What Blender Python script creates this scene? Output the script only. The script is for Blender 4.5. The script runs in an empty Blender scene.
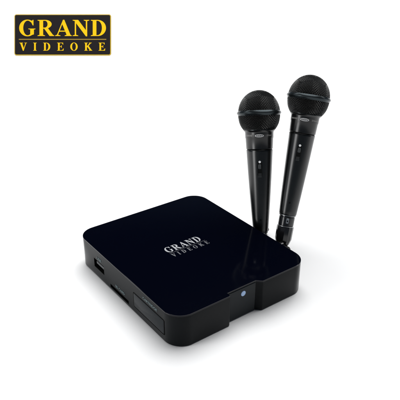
import bpy, bmesh, math
from mathutils import Vector, Matrix
from mathutils.geometry import tessellate_polygon

U = 0.16            # one design unit (the width of the box's front) in metres
scene = bpy.context.scene
COL = scene.collection
R = math.radians

# ------------------------------------------------------------------ materials
def mat(name, color, rough=.4, ior=1.45, metallic=0., spec=.5, emit=None, estr=0., bump=None, coat=0., mottle=0., rvar=0.):
    m = bpy.data.materials.new(name); m.use_nodes = True
    nt = m.node_tree; b = nt.nodes['Principled BSDF']
    b.inputs['Base Color'].default_value = (*color, 1)
    b.inputs['Roughness'].default_value = rough
    b.inputs['IOR'].default_value = ior
    b.inputs['Metallic'].default_value = metallic
    b.inputs['Specular IOR Level'].default_value = spec
    b.inputs['Coat Weight'].default_value = coat
    if emit:
        b.inputs['Emission Color'].default_value = (*emit, 1)
        b.inputs['Emission Strength'].default_value = estr
    tc = nt.nodes.new('ShaderNodeTexCoord')
    if bump:
        n = nt.nodes.new('ShaderNodeTexNoise'); n.inputs['Scale'].default_value = bump[0]; n.inputs['Detail'].default_value = 3
        nt.links.new(tc.outputs['Object'], n.inputs['Vector'])
        bp = nt.nodes.new('ShaderNodeBump'); bp.inputs['Strength'].default_value = bump[1]; bp.inputs['Distance'].default_value = bump[2]
        nt.links.new(n.outputs['Fac'], bp.inputs['Height']); nt.links.new(bp.outputs['Normal'], b.inputs['Normal'])
    if mottle or rvar:
        n = nt.nodes.new('ShaderNodeTexNoise'); n.inputs['Scale'].default_value = 45; n.inputs['Detail'].default_value = 4
        nt.links.new(tc.outputs['Object'], n.inputs['Vector'])
        if mottle:
            mr = nt.nodes.new('ShaderNodeMapRange')
            mr.inputs['To Min'].default_value = 1 - mottle; mr.inputs['To Max'].default_value = 1 + mottle
            nt.links.new(n.outputs['Fac'], mr.inputs['Value'])
            mx = nt.nodes.new('ShaderNodeMix'); mx.data_type = 'RGBA'; mx.blend_type = 'MULTIPLY'; mx.inputs[0].default_value = 1
            mx.inputs[6].default_value = (*color, 1)
            nt.links.new(mr.outputs[0], mx.inputs[7]); nt.links.new(mx.outputs[2], b.inputs['Base Color'])
        if rvar:
            mr = nt.nodes.new('ShaderNodeMapRange')
            mr.inputs['To Min'].default_value = max(0, rough - rvar); mr.inputs['To Max'].default_value = rough + rvar
            nt.links.new(n.outputs['Fac'], mr.inputs['Value']); nt.links.new(mr.outputs[0], b.inputs['Roughness'])
    return m

M = dict(
    paper=mat('white_paper', (.90, .90, .90), 1., spec=0.),
    casing=mat('black_gloss_plastic', (.0036, .0047, .0058), .14, spec=.085, rvar=.02),
    top=mat('piano_black_top', (.0006, .0011, .0042), .08, spec=.22, rvar=.01),
    panel=mat('smoked_panel', (.010, .013, .0155), .24, spec=.14),
    hole=mat('port_darkness', (.0008, .0008, .0008), .8, spec=.1),
    tongue=mat('port_tongue', (.03, .034, .038), .4),
    silver=mat('silver_print', (.38, .39, .41), .45, spec=.4),
    dimsilver=mat('thin_silver_print', (.15, .155, .17), .5, spec=.3),
    label=mat('pale_green_print', (.16, .21, .22), .5, spec=.2),
    led=mat('indicator_lens', (.28, .40, .60), .3, emit=(.35, .52, .85), estr=.13),
    mic=mat('satin_black_metal', (.0032, .0040, .0042), .25, spec=.65, bump=(6000, .04, .0001)),
    neck=mat('satin_black_neck', (.0036, .0038, .0040), .24, spec=.6),
    wire=mat('blackened_steel_wire', (.13, .13, .128), .34, metallic=.8),
    foam=mat('black_foam', (.003, .003, .003), 1., spec=.05),
    band=mat('grille_band_metal', (.026, .033, .036), .25, metallic=.8),
    rim=mat('bright_trim', (.45, .46, .47), .3, metallic=.9),
    dark=mat('switch_black', (.0008, .0015, .0015), .5, spec=.2),
    knob=mat('switch_grey', (.045, .05, .052), .45),
    white=mat('white_paint', (.92, .92, .92), .5),
    print=mat('grey_print', (.40, .39, .37), .5),
    plug=mat('black_plug_shell', (.010, .010, .012), .18, spec=.55),
    cable=mat('black_rubber', (.003, .003, .003), .6, spec=.12),
    goldp=mat('gold_yellow_enamel', (.80, .485, .002), .6, spec=.15),
    goldb=mat('gold_border', (.55, .37, .03), .5, spec=.15),
    goldl=mat('dull_gold_line', (.30, .20, .03), .5, spec=.15),
    sign=mat('charcoal_enamel', (.0085, .0065, .0075), .6, spec=.15),
)

# ------------------------------------------------------------------ helpers
def obj(name, bm, m, parent=None, sharp=35, scale=True):
    me = bpy.data.meshes.new(name)
    if scale: bmesh.ops.scale(bm, vec=(U, U, U), verts=bm.verts)
    bm.to_mesh(me); bm.free()
    for p in me.polygons: p.use_smooth = True
    me.set_sharp_from_angle(angle=R(sharp))
    me.materials.append(m)
    o = bpy.data.objects.new(name, me); COL.objects.link(o)
    if parent: o.parent = parent
    return o
def thing(name, label, cat, loc=(0, 0, 0), group=None):
    o = bpy.data.objects.new(name, None); COL.objects.link(o)
    o.location = Vector(loc) * U; o.empty_display_size = .02
    o['label'] = label; o['category'] = cat
    if group: o['group'] = group
    return o
def arc(cx, cy, rx, ry, a0, a1, n=14):
    return [(cx + rx * math.cos(R(a0 + (a1 - a0) * i / n)), cy + ry * math.sin(R(a0 + (a1 - a0) * i / n))) for i in range(n + 1)]
def box(bm, x0, x1, y0, y1, z0, z1):
    v = [bm.verts.new((x, y, z)) for z in (z0, z1) for y in (y0, y1) for x in (x0, x1)]
    for f in ((0, 2, 3, 1), (4, 5, 7, 6), (0, 1, 5, 4), (2, 6, 7, 3), (0, 4, 6, 2), (1, 3, 7, 5)):
        bm.faces.new([v[i] for i in f])
def offset(poly, d):
    out = []; n = len(poly)
    for i in range(n):
        p0, p, p1 = Vector(poly[i - 1]), Vector(poly[i]), Vector(poly[(i + 1) % n])
        e0 = (p - p0).normalized(); e1 = (p1 - p).normalized()
        n0 = Vector((-e0.y, e0.x)); n1 = Vector((-e1.y, e1.x))
        b = (n0 + n1); b = b / max(.3, b.dot(n0))
        out.append(tuple(p + b * d))
    return out
def layered(bm, poly, prof):           # prof: (z, inset)
    rings = []
    for z, ins in prof:
        rings.append([bm.verts.new((x, y, z)) for x, y in offset(poly, ins)])
    n = len(poly)
    for a, b in zip(rings, rings[1:]):
        for i in range(n): bm.faces.new((a[i], a[(i + 1) % n], b[(i + 1) % n], b[i]))
    bm.faces.new(list(reversed(rings[0]))); bm.faces.new(rings[-1])
def rrect(w, h, r, n=6):
    x, y = w / 2 - r, h / 2 - r
    return arc(x, -y, r, r, -90, 0, n) + arc(x, y, r, r, 0, 90, n) + arc(-x, y, r, r, 90, 180, n) + arc(-x, -y, r, r, 180, 270, n)
def lathe(bm, prof, n=72, cap0=True, cap1=True):     # prof: (z, r)
    rings = [[bm.verts.new((r * math.cos(2 * math.pi * i / n), r * math.sin(2 * math.pi * i / n), z)) for i in range(n)] for z, r in prof]
    for a, b in zip(rings, rings[1:]):
        for i in range(n): bm.faces.new((a[i], a[(i + 1) % n], b[(i + 1) % n], b[i]))
    if cap0: bm.faces.new(list(reversed(rings[0])))
    if cap1: bm.faces.new(rings[-1])
    bmesh.ops.recalc_face_normals(bm, faces=bm.faces)
def tube(bm, pts, r, n=12):
    pts = [Vector(p) for p in pts]; rings = []
    for i, p in enumerate(pts):
        t = (pts[min(i + 1, len(pts) - 1)] - pts[max(i - 1, 0)]).normalized()
        a = t.orthogonal() if i == 0 else (a - t * a.dot(t)); a.normalize(); b = t.cross(a)
        rings.append([bm.verts.new(p + (a * math.cos(2 * math.pi * k / n) + b * math.sin(2 * math.pi * k / n)) * r) for k in range(n)])
    for x, y in zip(rings, rings[1:]):
        for i in range(n): bm.faces.new((x[i], x[(i + 1) % n], y[(i + 1) % n], y[i]))
    bm.faces.new(list(reversed(rings[0]))); bm.faces.new(rings[-1])
def spline(cps, n=10):
    P = [Vector(c) for c in cps]; P = [P[0] * 2 - P[1]] + P + [P[-1] * 2 - P[-2]]; out = []
    for i in range(1, len(P) - 2):
        for k in range(n):
            t = k / n; a, b, c, d = P[i - 1:i + 3]
            out.append(.5 * ((2 * b) + (c - a) * t + (2 * a - 5 * b + 4 * c - d) * t * t + (3 * b - a - 3 * c + d) * t ** 3))
    out.append(P[-2]); return out

# ------------------------------------------------------------------ serif lettering, drawn by hand (cap height 1)
FOOT = [(.11, .93), (.11, .07), (.02, .03)]
GL = {
 'I': (.39, [(.02, 0), (.37, 0), (.37, .03), (.28, .07), (.28, .93), (.37, .97), (.37, 1), (.02, 1), (.02, .97)] + FOOT, []),
 'D': (.78, [(.02, 0), (.35, 0)] + arc(.35, .5, .38, .5, -90, 90, 20)[1:-1] + [(.35, 1), (.02, 1), (.02, .97)] + FOOT,
       [[(.28, .05), (.33, .05)] + arc(.33, .5, .21, .45, -90, 90, 18)[1:-1] + [(.33, .95), (.28, .95)]]),
 'O': (.80, arc(.40, .5, .37, .52, 0, 352, 32), [arc(.40, .5, .19, .47, 0, 350, 28)]),
 'G': (.82, [(.70, .66), (.70, 1.0), (.665, 1.0), (.63, .94)] + arc(.42, .5, .39, .52, 60, 305, 30) +
       [(.72, .10), (.72, .40), (.79, .43), (.79, .46), (.46, .46), (.46, .43), (.55, .40), (.55, .10)] + arc(.43, .5, .21, .46, 300, 60, 24) +
       [(.60, .84), (.665, .66)], []),
 'R': (.79, [(.02, 0), (.37, 0), (.37, .03), (.28, .07), (.28, .46), (.33, .46), (.58, 0), (.80, 0), (.80, .03), (.74, .07), (.51, .48)] +
       arc(.39, .735, .29, .265, -58, 88, 16) + [(.37, 1), (.02, 1), (.02, .97)] + FOOT,
       [[(.28, .52), (.36, .52)] + arc(.36, .735, .13, .215, -85, 85, 12) + [(.36, .95), (.28, .95)]]),
 'A': (.77, [(0, 0), (.25, 0), (.25, .03), (.14, .07), (.195, .27), (.48, .27), (.54, .07), (.45, .03), (.45, 0), (.78, 0), (.78, .03), (.72, .07), (.43, 1.01), (.37, 1.01), (.09, .08), (0, .03)],
       [[(.215, .33), (.46, .33), (.335, .74)]]),
 'N': (.78, [(0, 1), (.26, 1), (.62, .36), (.62, .93), (.52, .97), (.52, 1), (.78, 1), (.78, .97), (.68, .93), (.68, -.02), (.62, -.02), (.16, .80), (.16, .07), (.26, .03), (.26, 0), (0, 0), (0, .03), (.10, .07), (.10, .93), (0, .97)], []),
 'V': (.75, [(0, 1), (.36, 1), (.36, .97), (.28, .93), (.44, .30), (.60, .93), (.50, .97), (.50, 1), (.75, 1), (.75, .97), (.67, .93), (.42, -.02), (.35, -.02), (.08, .93), (0, .97)], []),
 'E': (.70, [(.02, 0), (.66, 0), (.68, .27), (.64, .27), (.58, .12), (.48, .05), (.28, .05), (.28, .48), (.36, .48), (.43, .44), (.45, .34), (.48, .34), (.48, .68), (.45, .68), (.43, .58), (.36, .54), (.28, .54), (.28, .95), (.46, .95), (.55, .89), (.60, .75), (.63, .75), (.62, 1), (.02, 1), (.02, .97)] + FOOT, []),
 'K': (.82, [(.02, 0), (.37, 0), (.37, .03), (.28, .07), (.28, .42), (.33, .48), (.56, .07), (.48, .03), (.48, 0), (.82, 0), (.82, .03), (.76, .06), (.45, .61), (.66, .92), (.76, .97), (.76, 1), (.48, 1), (.48, .97), (.55, .93), (.28, .55), (.28, .93), (.37, .97), (.37, 1), (.02, 1), (.02, .97)] + FOOT, []),
}
def word(bm, text, x0, x1, y0, cap, z0, z1, gap=None, wide=1.):
    """letters spread from x0 to x1; wide stretches each letter; z0..z1 is the thickness of the print"""
    tot = sum(GL[c][0] for c in text) * cap * wide
    g = (x1 - x0 - tot) / (len(text) - 1)
    x = x0
    for c in text:
        w, out, holes = GL[c]
        loops = [out] + holes
        flat = [[Vector((x + px * cap * wide, y0 + py * cap, 0)) for px, py in l] for l in loops]
        pts = [p for l in flat for p in l]
        lo = [bm.verts.new((p.x, p.y, z0)) for p in pts]; hi = [bm.verts.new((p.x, p.y, z1)) for p in pts]
        for t in tessellate_polygon(flat):
            try: bm.faces.new([hi[i] for i in t])
            except ValueError: pass
        k = 0
        for l in flat:
            n = len(l)
            for i in range(n): bm.faces.new((lo[k + i], lo[k + (i + 1) % n], hi[k + (i + 1) % n], hi[k + i]))
            k += n
        x += w * cap * wide + g
    bmesh.ops.recalc_face_normals(bm, faces=bm.faces)
def sans(text, width, height, thick=.0015):        # plain printed lettering, centred on the origin in xy
    cu = bpy.data.curves.new('lettering', 'FONT'); cu.body = text; cu.extrude = .02; cu.resolution_u = 3
    o = bpy.data.objects.new('lettering', cu); COL.objects.link(o)
    dg = bpy.context.evaluated_depsgraph_get(); me = bpy.data.meshes.new_from_object(o.evaluated_get(dg))
    bm = bmesh.new(); bm.from_mesh(me)
    bpy.data.objects.remove(o); bpy.data.meshes.remove(me); bpy.data.curves.remove(cu)
    xs = [v.co.x for v in bm.verts]; ys = [v.co.y for v in bm.verts]
    cx, cy = (min(xs) + max(xs)) / 2, (min(ys) + max(ys)) / 2; sx = width / (max(xs) - min(xs)); sy = height / (max(ys) - min(ys))
    for v in bm.verts: v.co = Vector(((v.co.x - cx) * sx, (v.co.y - cy) * sy, v.co.z / .02 * thick / 2))
    return bm

# ------------------------------------------------------------------ camera frame (fitted to the photograph)
YAW, PITCH = .6354, .4728
CAM = Vector((-1.40455, -2.12769, 2.24079))
D = Vector((math.sin(YAW) * math.cos(PITCH), math.cos(YAW) * math.cos(PITCH), -math.sin(PITCH)))
RT = Vector((math.cos(YAW), -math.sin(YAW), 0)); UP = RT.cross(D)
FH = Vector((math.sin(YAW), math.cos(YAW), 0))

# ------------------------------------------------------------------ the setting: one seamless white sheet, flat then sweeping up
def sweep():
    bm = bmesh.new()
    prof = [(-14, 0), (0, 0), (3, 0), (6.5, 0)]
    Rr = .6; S = 90 - math.degrees(PITCH)
    for i in range(1, 17):
        a = R(S * i / 16); prof.append((6.5 + Rr * math.sin(a), Rr * (1 - math.cos(a))))
    g, z = prof[-1]; dz = 1.25
    prof.append((g + dz / math.tan(R(S)), z + dz))
    base = Vector((CAM.x, CAM.y, 0)); rows = []
    for g, z in prof:
        rows.append([bm.verts.new(base + FH * g + RT * s + Vector((0, 0, z))) for s in (-14, -4, 0, 4, 14)])
    for a, b in zip(rows, rows[1:]):
        for i in range(4): bm.faces.new((a[i], a[i + 1], b[i + 1], b[i]))
    o = obj('ground', bm, M['paper']); o['kind'] = 'structure'
    o['label'] = 'plain white seamless paper surface'
    return o
sweep()

# ------------------------------------------------------------------ set top box
W, H, CR = 1.168, .215, .112
NX0, NX1, ND = .380, .628, .030
def outline():
    p = arc(CR, CR, CR, CR, 180, 270, 14)
    p += arc(NX0 - .008, .008, .008, .008, 270, 360, 4)
    p += [(NX0 + .002, ND)]
    p += [(NX1 - .034, ND), (NX1 - .004, .001), (NX1 + .003, 0)]
    p += arc(1 - CR, CR, CR, CR, 270, 360, 14) + arc(1 - CR, W - CR, CR, CR, 0, 90, 14) + arc(CR, W - CR, CR, CR, 90, 180, 14)
    return p
OUT = outline()
stb = thing('set_top_box', 'glossy black square karaoke player box with rounded corners lying on white surface', 'set top box')
bm = bmesh.new()
layered(bm, OUT, [(0.0015, .006), (.0035, .002), (.008, .0), (H - .011, 0)])
bmesh.ops.recalc_face_normals(bm, faces=bm.faces)
casing = obj('casing', bm, M['casing'], stb)
# openings cut into the casing
cb = bmesh.new()
box(cb, -.05, .07, .805, .938, .068, .134)        # usb
box(cb, -.05, .09, .503, .730, .021, .046)        # card slot
cut = obj('cutter', cb, M['hole'])
md = casing.modifiers.new('b', 'BOOLEAN'); md.operation = 'DIFFERENCE'; md.solver = 'EXACT'; md.object = cut
dg = bpy.context.evaluated_depsgraph_get()
nm = bpy.data.meshes.new_from_object(casing.evaluated_get(dg)); casing.modifiers.clear(); casing.data = nm
nm.set_sharp_from_angle(angle=R(35))
bpy.data.objects.remove(cut)

bm = bmesh.new()
layered(bm, OUT, [(H - .0105, .0012), (H - .0100, .0002), (H - .0020, 0), (H - .0006, .0006), (H, .0022)])
top = obj('top_cover', bm, M['top'], stb, sharp=10)
bm = bmesh.new(); word(bm, 'GRAND', .345, .617, .585, .064, H + .0004, H + .0014)
lg = obj('lettering', bm, M['silver'], top); lg['label'] = 'silver serif word GRAND'
bm = bmesh.new(); word(bm, 'VIDEOKE', .350, .633, .527, .036, H + .0004, H + .0012)
lg = obj('lettering', bm, M['dimsilver'], top); lg['label'] = 'thin widely spaced silver word VIDEOKE'
bm = bmesh.new(); box(bm, .350, .628, .5735, .5755, H + .0004, H + .001)
obj('rule_line', bm, M['dimsilver'], top)

# usb socket: dark lining, tongue
def lining(name, x1, y0, y1, z0, z1, par):
    bm = bmesh.new(); t = .0012
    box(bm, x1 - .002, x1 - .001, y0 + t, y1 - t, z0 + t, z1 - t)
    box(bm, .0015, x1 - .002, y0 + .0003, y0 + t, z0 + t, z1 - t); box(bm, .0015, x1 - .002, y1 - t, y1 - .0003, z0 + t, z1 - t)
    box(bm, .0015, x1 - .002, y0 + .0003, y1 - .0003, z0 + .0003, z0 + t); box(bm, .0015, x1 - .002, y0 + .0003, y1 - .0003, z1 - t, z1 - .0003)
    return obj(name, bm, M['hole'], par)
us = lining('usb_port', .07, .805, .938, .068, .134, stb)
bm = bmesh.new(); box(bm, .004, .066, .812, .908, .104, .121); obj('tongue', bm, M['tongue'], us)
lining('card_slot', .09, .503, .730, .021, .046, stb)
def sidelabel(text, yc, zc, w, h):
    bm = sans(text, w, h)
    bmesh.ops.transform(bm, matrix=Matrix(((0, 0, -1, -.0012), (-1, 0, 0, yc), (0, 1, 0, zc), (0, 0, 0, 1))), verts=bm.verts)
    obj('port_label', bm, M['label'], stb)
sidelabel('USB', .862, .157, .055, .018)
sidelabel('SD CARD', .602, .071, .112, .017)
sidelabel('CARTRIDGE', .253, .176, .150, .016)
# cartridge cover: a flush door outlined by a dark groove
def yz(poly, yc, zc): return [(yc - x, zc + z) for x, z in poly]
def slab(name, poly, yc, zc, x0, x1, m, par, bev=.002):
    bm = bmesh.new(); layered(bm, poly, [(0, 0), (x1 - bev * .7, 0), (x1, bev)])
    bmesh.ops.transform(bm, matrix=Matrix(((0, 0, -1, x0), (-1, 0, 0, yc), (0, 1, 0, zc), (0, 0, 0, 1))), verts=bm.verts)
    bmesh.ops.recalc_face_normals(bm, faces=bm.faces)
    return obj(name, bm, m, par)
gr = slab('cover_groove', rrect(.336, .108, .012), .274, .0985, .0005, .0012, M['hole'], stb, .0002)
slab('cartridge_cover', rrect(.322, .094, .008), .274, .0995, .0008, .0030, M['panel'], stb)
# front panel in the notch with its indicator
bm = bmesh.new(); layered(bm, rrect(.204, H - .017, .003), [(0, 0), (.002, 0), (.003, .001)])
bmesh.ops.transform(bm, matrix=Matrix(((1, 0, 0, .489), (0, 0, -1, ND - .0004), (0, 1, 0, .106), (0, 0, 0, 1))), verts=bm.verts)
bmesh.ops.recalc_face_normals(bm, faces=bm.faces)
fp = obj('front_panel', bm, M['panel'], stb)
bm = bmesh.new(); lathe(bm, [(0, .0170), (.002, .0170), (.0035, .014), (.0042, .006)], 32)
bmesh.ops.transform(bm, matrix=Matrix(((1, 0, 0, .497), (0, 0, -1, ND - .003), (0, 1, 0, .166), (0, 0, 0, 1))), verts=bm.verts)
obj('indicator_light', bm, M['led'], fp)
# jacks on the back (right rear) side, where the microphone cables go in
JY = (.62, .36)
for y in JY:
    bm = bmesh.new(); lathe(bm, [(0, .045), (.012, .045), (.014, .040), (.014, .020), (.004, .019)], 32)
    bmesh.ops.transform(bm, matrix=Matrix(((0, 0, 1, 1.0), (1, 0, 0, y), (0, 1, 0, .10), (0, 0, 0, 1))), verts=bm.verts)
    obj('microphone_jack', bm, M['plug'], stb)
for x, y in ((.15, .15), (.85, .15), (.15, W - .15), (.85, W - .15)):
    bm = bmesh.new(); lathe(bm, [(0, .04), (.0006, .042), (.0030, .042)], 24)
    bmesh.ops.translate(bm, vec=(x, y, 0), verts=bm.verts); obj('rubber_foot', bm, M['cable'], stb)

# ------------------------------------------------------------------ microphones
LOW = [(0, 20.5), (-4, 20.4), (-8, 19.7), (-11, 18.8), (-14, 17.2), (-16.5, 15.4)]
def lowr(t):
    for (a, ra), (b, rb) in zip(LOW, LOW[1:]):
        if t >= b: return ra + (rb - ra) * (a - t) / (a - b)
    return LOW[-1][1]
def grille_map(n):
    if n.z >= 0: return Vector((20.4 * n.x, 20.4 * n.y, 22 * n.z))
    t = max(-16.5, n.z / .74 * 16.5); q = Vector((n.x, n.y, 0)).normalized()
    r = lowr(t); return Vector((q.x * r, q.y * r, t))
def grille_mesh():
    bm = bmesh.new(); N = 26
    rot = Matrix.Rotation(R(8), 3, 'Z')
    seen = {}
    def vert(p, odd):
        k = tuple(round(c, 5) for c in p)
        if k not in seen:
            n = rot @ p.normalized(); q = grille_map(n)
            q = q * (1.006 if odd else .992)
            seen[k] = bm.verts.new(q)
        return seen[k]
    for ax in range(3):
        for s in (-1, 1):
            def P(i, j):
                a = math.tan(R(-45 + 90 * i / N)); b = math.tan(R(-45 + 90 * j / N))
                v = [0, 0, 0]; v[ax] = s; v[(ax + 1) % 3] = a; v[(ax + 2) % 3] = b
                return Vector(v)
            for i in range(N):
                for j in range(N):
                    c = P(i + .5, j + .5).normalized()
                    if c.z < -.75: continue
                    q = [(i, j), (i + 1, j), (i + 1, j + 1), (i, j + 1)]
                    f = [vert(P(*k), (k[0] + k[1]) % 2) for k in q]
                    bm.faces.new(f)
    bmesh.ops.recalc_face_normals(bm, faces=bm.faces)
    bmesh.ops.wireframe(bm, faces=bm.faces[:], thickness=.33, use_replace=True, use_even_offset=False, use_boundary=True)
    return bm
def on_cyl(bm, rfun, tc, a0=0.):            # wrap a flat print (x across, y up, z out) round the handle; the front is -Y
    for v in bm.verts:
        t = tc + v.co.y; r = rfun(t) + v.co.z; a = a0 + v.co.x / rfun(t) - math.pi / 2
        v.co = Vector((math.cos(a) * r, math.sin(a) * r, t))
def microphone(label, band, axis, k, r_end, plug, cable_pts):
    base = Vector(band) - Vector(axis) * k * (160 if plug else 137)
    root = thing('microphone', label, 'microphone', base, 'dynamic vocal microphones behind the box')
    z = Vector(axis).normalized(); tocam = (CAM - Vector(band)).normalized()
    y = -(tocam - z * tocam.dot(z)).normalized(); x = y.cross(z)
    MX = Matrix((x, y, z)).transposed().to_4x4()
    off = Vector(band) - base
    def put(name, bm, m, parent=root, sharp=35):
        bmesh.ops.scale(bm, vec=(k, k, k), verts=bm.verts)
        bmesh.ops.transform(bm, matrix=Matrix.Translation(off) @ MX, verts=bm.verts)
        return obj(name, bm, m, parent, sharp)
    BP = [(-36.3, 13.05), (-42, 12.75), (-60, 11.75 + (r_end - 7.6) * .2), (-82, 10.3 + (r_end - 7.6) * .5), (-100, 9.0 + (r_end - 7.6) * .8), (-118, r_end)]
    def br(t):
        for (a, ra), (b, rb) in zip(BP, BP[1:]):
            if t >= b: return ra + (rb - ra) * (a - t) / (a - b)
        return r_end
    bm = bmesh.new(); lathe(bm, [(21.3, 1), (20.4, 6.2), (17.2, 12.2), (13, 16), (8, 18.4), (4, 19.5), (0, 19.9), (-6, 19.6), (-11, 18.3), (-15, 15.6), (-16.5, 14.5)], 48)
    g = put('grille_foam', bm, M['foam'])
    gw = put('grille', grille_mesh(), M['wire'], root, 60)
    bm = bmesh.new(); lathe(bm, [(-2.7, 20.3), (-1.9, 20.9), (-.5, 21.75), (.0, 21.95), (.4, 21.75), (1.7, 20.9), (2.4, 20.3)], 96, False, False)
    put('grille_band', bm, M['band'], gw, 60)
    bm = bmesh.new()
    lathe(bm, [(-15.9, 15.0), (-16.3, 15.45), (-17.0, 15.45), (-17.6, 15.0), (-18.3, 14.35), (-19.2, 14.15), (-24.2, 14.0), (-24.8, 13.7), (-35.0, 13.15), (-35.4, 12.8), (-35.6, 12.2)], 72)
    nk = put('neck_ring', bm, M['neck'])
    bm = bmesh.new(); lathe(bm, [(-16.2, 15.2), (-16.45, 15.62), (-16.7, 15.62), (-16.85, 15.3)], 72, False, False); put('trim_line', bm, M['band'], nk)
    neckr = lambda t: 14.05
    for txt, a, w in (('VIDEOKE', -48, 8.5), ('DYNAMIC', 48, 8.5)):
        b2 = sans(txt, w, 1.5, .12); on_cyl(b2, neckr, -22.0, R(a)); put('neck_lettering', b2, M['print'], nk)
    # small oval emblem
    bm = bmesh.new(); o1 = arc(0, 0, 4.3, 1.35, 0, 352, 40); o2 = arc(0, 0, 3.7, .95, 0, 352, 40); n = 41
    vo = [bm.verts.new((p[0], p[1], .08)) for p in o1]; vi = [bm.verts.new((p[0], p[1], .08)) for p in o2]
    for i in range(n): bm.faces.new((vo[i], vo[(i + 1) % n], vi[(i + 1) % n], vi[i]))
    b3 = sans('VOICE', 5.2, 1.1, .12); me = bpy.data.meshes.new('tmp'); b3.to_mesh(me); b3.free(); bm.from_mesh(me); bpy.data.meshes.remove(me)
    on_cyl(bm, neckr, -22.2, 0); put('oval_emblem', bm, M['white'], nk)
    # handle with fine rounding at both ends
    bm = bmesh.new()
    prof = [(-35.6, 12.2), (-35.9, 12.75), (-36.3, 13.05)]
    t = -38.
    while t > -117.5: prof.append((t, br(t) + .0)); t -= 4
    prof += [(-117.6, br(-117.6)), (-118.3, r_end - .15), (-118.8, r_end - .8), (-118.8, r_end - 1.6)]
    lathe(bm, prof, 72); hd = put('handle', bm, M['mic'], root, 50)
    # slide switch
    def flat(poly, z0, z1, bev=.15):
        b = bmesh.new(); layered(b, poly, [(z0, 0), (z1 - bev, 0), (z1, bev)]); bmesh.ops.recalc_face_normals(b, faces=b.faces); return b
    sw_r = lambda t: br(-55)
    b2 = flat(rrect(4.8, 14.5, 1.9), -.3, .25); on_cyl(b2, br, -54.5, 0); sw = put('switch_plate', b2, M['dark'], hd)
    b2 = flat(rrect(2.7, 4.6, .8), .2, 1.3, .4); on_cyl(b2, br, -52.2, 0); put('switch_slider', b2, M['knob'], sw)
    bm = bmesh.new()
    for i in range(4):
        b2 = flat(rrect(3.3, .45, .2), -.1, .42, .08); bmesh.ops.translate(b2, vec=(0, -59.2 - 1.05 * i, 0), verts=b2.verts)
        me = bpy.data.meshes.new('tmp'); b2.to_mesh(me); b2.free(); bm.from_mesh(me); bpy.data.meshes.remove(me)
    on_cyl(bm, br, 0, 0); put('switch_marking', bm, M['knob'], sw)
    b2 = flat(arc(0, 0, 1.15, 1.15, 0, 345, 24), -.1, .45, .1); on_cyl(b2, br, -47.6, 0); put('white_dot', b2, M['white'], hd)
    b2 = flat(arc(0, 0, 1.0, .9, 0, 345, 20), -.1, .12, .03); on_cyl(b2, br, -105.5, 0); put('locating_pip', b2, M['dark'], hd)
    # connector collar
    e = r_end
    bm = bmesh.new(); lathe(bm, [(-118.4, e - 1.3), (-119.2, e - .35), (-119.6, e - .35), (-120.0, e - 1.2), (-121, e - 1.2), (-121.4, e - .9), (-129.6, e - 1.0), (-130.2, e - 1.5)], 64)
    co = put('connector_collar', bm, M['plug'])
    bm = bmesh.new(); lathe(bm, [(-118.7, e - 1.0), (-118.95, e - .25), (-119.3, e - .25), (-119.5, e - .6)], 64, False, False); put('collar_ring', bm, M['rim'], co)
    b2 = flat(rrect(2.6, 5.2, .5), -.4, .3, .1); on_cyl(b2, lambda t: e - 1.0, -124.4, R(8)); la = put('latch', b2, M['rim'], co)
    b2 = flat(rrect(1.3, 1.6, .3), .2, .55, .1); on_cyl(b2, lambda t: e - 1.0, -124.6, R(8)); put('latch_button', b2, M['dark'], la)
    if plug:
        bm = bmesh.new(); n = 12
        lathe(bm, [(-130.4, e - 1.9), (-130.8, e - .6), (-131.8, e - .35), (-144.0, e - .5), (-149.5, e - 2.2), (-151.5, e - 3.4), (-152.5, e - 4.4)], n)
        pl = put('plug', bm, M['plug'], root, 20)
        bm = bmesh.new(); lathe(bm, [(-130.1, e - 1.2), (-130.35, e - .45), (-130.7, e - .45)], 64, False, False); put('plug_ring', bm, M['rim'], pl)
        bm = bmesh.new(); lathe(bm, [(-152.4, 4.3), (-158.5, 3.2)], 32); put('strain_relief', bm, M['cable'], pl)
    else:
        bm = bmesh.new(); lathe(bm, [(-130.2, e - 1.8), (-130.6, e - .6), (-134, e - .6), (-135.2, e - 2)], 8)
        pl = put('plug', bm, M['plug'], root, 20)
    bm = bmesh.new(); tube(bm, [p - base for p in spline(cable_pts)], .017); put_c = obj('cable', bm, M['cable'], root)
    bm = bmesh.new(); tube(bm, [Vector(cable_pts[-1]) - base + Vector((dx, 0, 0)) for dx in (.075, .0, -.012)], .028, 20); obj('jack_plug', bm, M['plug'], root)
    return root
A1 = Vector((.1828, .2924, .9386)); A2 = Vector((.311, .1604, .9368))
B1 = Vector((1.2572, .8004, .8979)); B2 = Vector((1.5029, .5834, 1.016))
K1, K2 = .0069552, .0067921
e1 = B1 - A1 * K1 * 134; e2 = B2 - A2 * K2 * 158
microphone('black microphone standing nearly upright behind the box, the left and lower one, its connector hidden', B1, A1, K1, 7.6, False,
           [e1 + Vector((0, 0, .015)), e1 + Vector((.0, .055, -.004)), (1.14, .68, .019), (1.24, .74, .019), (1.25, .65, .05), (1.14, .62, .1), (1.05, .62, .1)])
microphone('black microphone tilted to the right, the right and higher one, with its cable plug showing', B2, A2, K2, 8.9, True,
           [e2 + Vector((0, 0, .01)), (1.165, .43, .018), (1.19, .50, .018), (1.22, .47, .019), (1.20, .38, .03), (1.16, .345, .07), (1.10, .355, .10), (1.07, .36, .10), (1.05, .36, .1)])

# ------------------------------------------------------------------ sign on the backdrop
PC = Vector((1.58215, 4.66551, .73692)); PD = 7.1306
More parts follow.
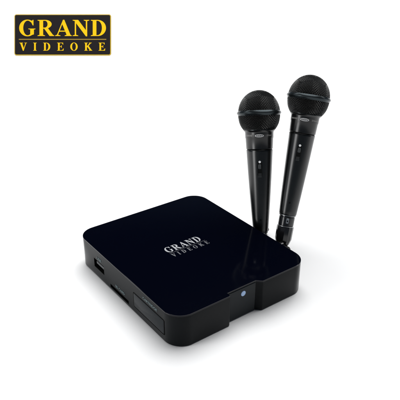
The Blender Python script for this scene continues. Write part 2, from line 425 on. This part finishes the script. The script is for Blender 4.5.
# slide the sign along its sight line onto the backdrop plane (that plane faces the photographer)
gb, zb = 6.5 + .6 * math.sin(math.pi / 2 - PITCH), .6 * (1 - math.cos(math.pi / 2 - PITCH))
PB = Vector((CAM.x, CAM.y, 0)) + FH * gb + Vector((0, 0, zb))
q = (PC - CAM); tt = (PB - CAM).dot(D) / q.dot(D); PC = CAM + q * tt; PX = PD * tt / 600.5
sg = thing('logo_sign', 'black rectangular sign with gold border and gold words GRAND VIDEOKE on the white backdrop', 'sign', PC)
MS = Matrix((RT, UP, -D)).transposed().to_4x4()
def sput(name, bm, m, parent=sg):
    bmesh.ops.scale(bm, vec=(PX, PX, PX), verts=bm.verts)
    bmesh.ops.transform(bm, matrix=MS, verts=bm.verts); return obj(name, bm, m, parent)
def shift(bm, v): bmesh.ops.translate(bm, vec=v, verts=bm.verts); return bm
bm = bmesh.new(); layered(bm, rrect(96.4, 40.8, 2.0), [(.15, 0), (1.0, 0), (1.1, .1)]); sput('border', bm, M['goldb'])
bm = bmesh.new(); layered(bm, rrect(94.9, 39.3, 1.4), [(1.0, 0), (1.35, 0), (1.4, .05)]); bo = sput('board', bm, M['sign'])
X0, Y0 = -62.9, 35.1
bm = bmesh.new(); word(bm, 'GRAND', 19.0 + X0, 107.3 + X0, Y0 - 36.4, 16.0, 1.4, 1.65, wide=1.33); s1 = sput('lettering', bm, M['goldp'], bo); s1['label'] = 'large gold serif word GRAND'
bm = bmesh.new(); word(bm, 'VIDEOKE', 19.9 + X0, 105.6 + X0, Y0 - 51.0, 7.9, 1.4, 1.65, wide=1.26); s2 = sput('lettering', bm, M['goldp'], bo); s2['label'] = 'smaller widely spaced gold word VIDEOKE'
bm = bmesh.new(); box(bm, 19.3 + X0, 106.5 + X0, Y0 - 40.2, Y0 - 39.3, 1.4, 1.6); sput('rule_line', bm, M['goldl'], bo)

# ------------------------------------------------------------------ light
w = bpy.data.worlds.new('World'); scene.world = w; w.use_nodes = True
nt = w.node_tree; bg = nt.nodes['Background']
tc = nt.nodes.new('ShaderNodeTexCoord'); sp = nt.nodes.new('ShaderNodeSeparateXYZ'); rp = nt.nodes.new('ShaderNodeValToRGB')
nt.links.new(tc.outputs['Generated'], sp.inputs[0]); nt.links.new(sp.outputs['Z'], rp.inputs[0]); nt.links.new(rp.outputs[0], bg.inputs[0])
el = rp.color_ramp.elements
el[0].position = .36; el[0].color = (.10, .13, .16, 1); el[1].position = .50; el[1].color = (.004, .006, .012, 1)
bg.inputs[1].default_value = 1.0
def sun(dirn, strength, angle):
    l = bpy.data.lights.new('overhead_soft_light', 'SUN'); l.energy = strength; l.angle = R(angle); l.color = (1, 1, 1)
    o = bpy.data.objects.new('overhead_soft_light', l); COL.objects.link(o)
    o.rotation_euler = Vector(dirn).to_track_quat('Z', 'Y').to_euler()
sun(Vector((0, 0, 1)) + FH * .41 + RT * .16, 3.2, 55)
def area(name, pos, target, sx, sy, radiance, up=None):
    l = bpy.data.lights.new(name, 'AREA'); l.shape = 'RECTANGLE'; l.size = sx * U; l.size_y = sy * U
    l.energy = radiance * math.pi * sx * sy * U * U
    o = bpy.data.objects.new(name, l); COL.objects.link(o); o.location = Vector(pos) * U
    z = (Vector(pos) - Vector(target)).normalized(); y = Vector(up or (0, 0, 1)); y = (y - z * y.dot(z)).normalized(); x = y.cross(z)
    o.rotation_euler = Matrix((x, y, z)).transposed().to_euler()
MC = Vector((1.3, .6, .6)); TC = (CAM - MC).normalized()
UPM = (A1 + A2).normalized()
def side(deg, dist): return MC + (TC * math.cos(R(deg)) + RT * math.sin(R(deg))) * dist
area('left_strip_light', side(-56, 4.4), MC, 1.4, 3.2, 6, UPM)
area('right_strip_light', side(90, 4.2), MC, 2.0, 3.2, 1.2, UPM)
area('small_front_light', CAM + Vector((-.6, -.5, 1.8)), (.5, .5, .2), .3, .3, 5)
base = Vector((CAM.x, CAM.y, 0))
area('backdrop_light', base + FH * 5.2 + Vector((0, 0, 3.2)), base + FH * 7.2 + Vector((0, 0, .7)), 9, 1.2, 4.2)

# ------------------------------------------------------------------ camera
cd = bpy.data.cameras.new('camera'); cam = bpy.data.objects.new('camera', cd); COL.objects.link(cam)
cd.sensor_width = 36; cd.lens = 36 * 600.5 / 400; cd.clip_start = .01; cd.clip_end = 100
cam.location = CAM * U; cam.rotation_euler = Matrix((RT, UP, -D)).transposed().to_euler()
scene.camera = cam
scene.view_settings.view_transform = 'Standard'; scene.view_settings.look = 'None'; scene.view_settings.gamma = 1; scene.view_settings.exposure = 0
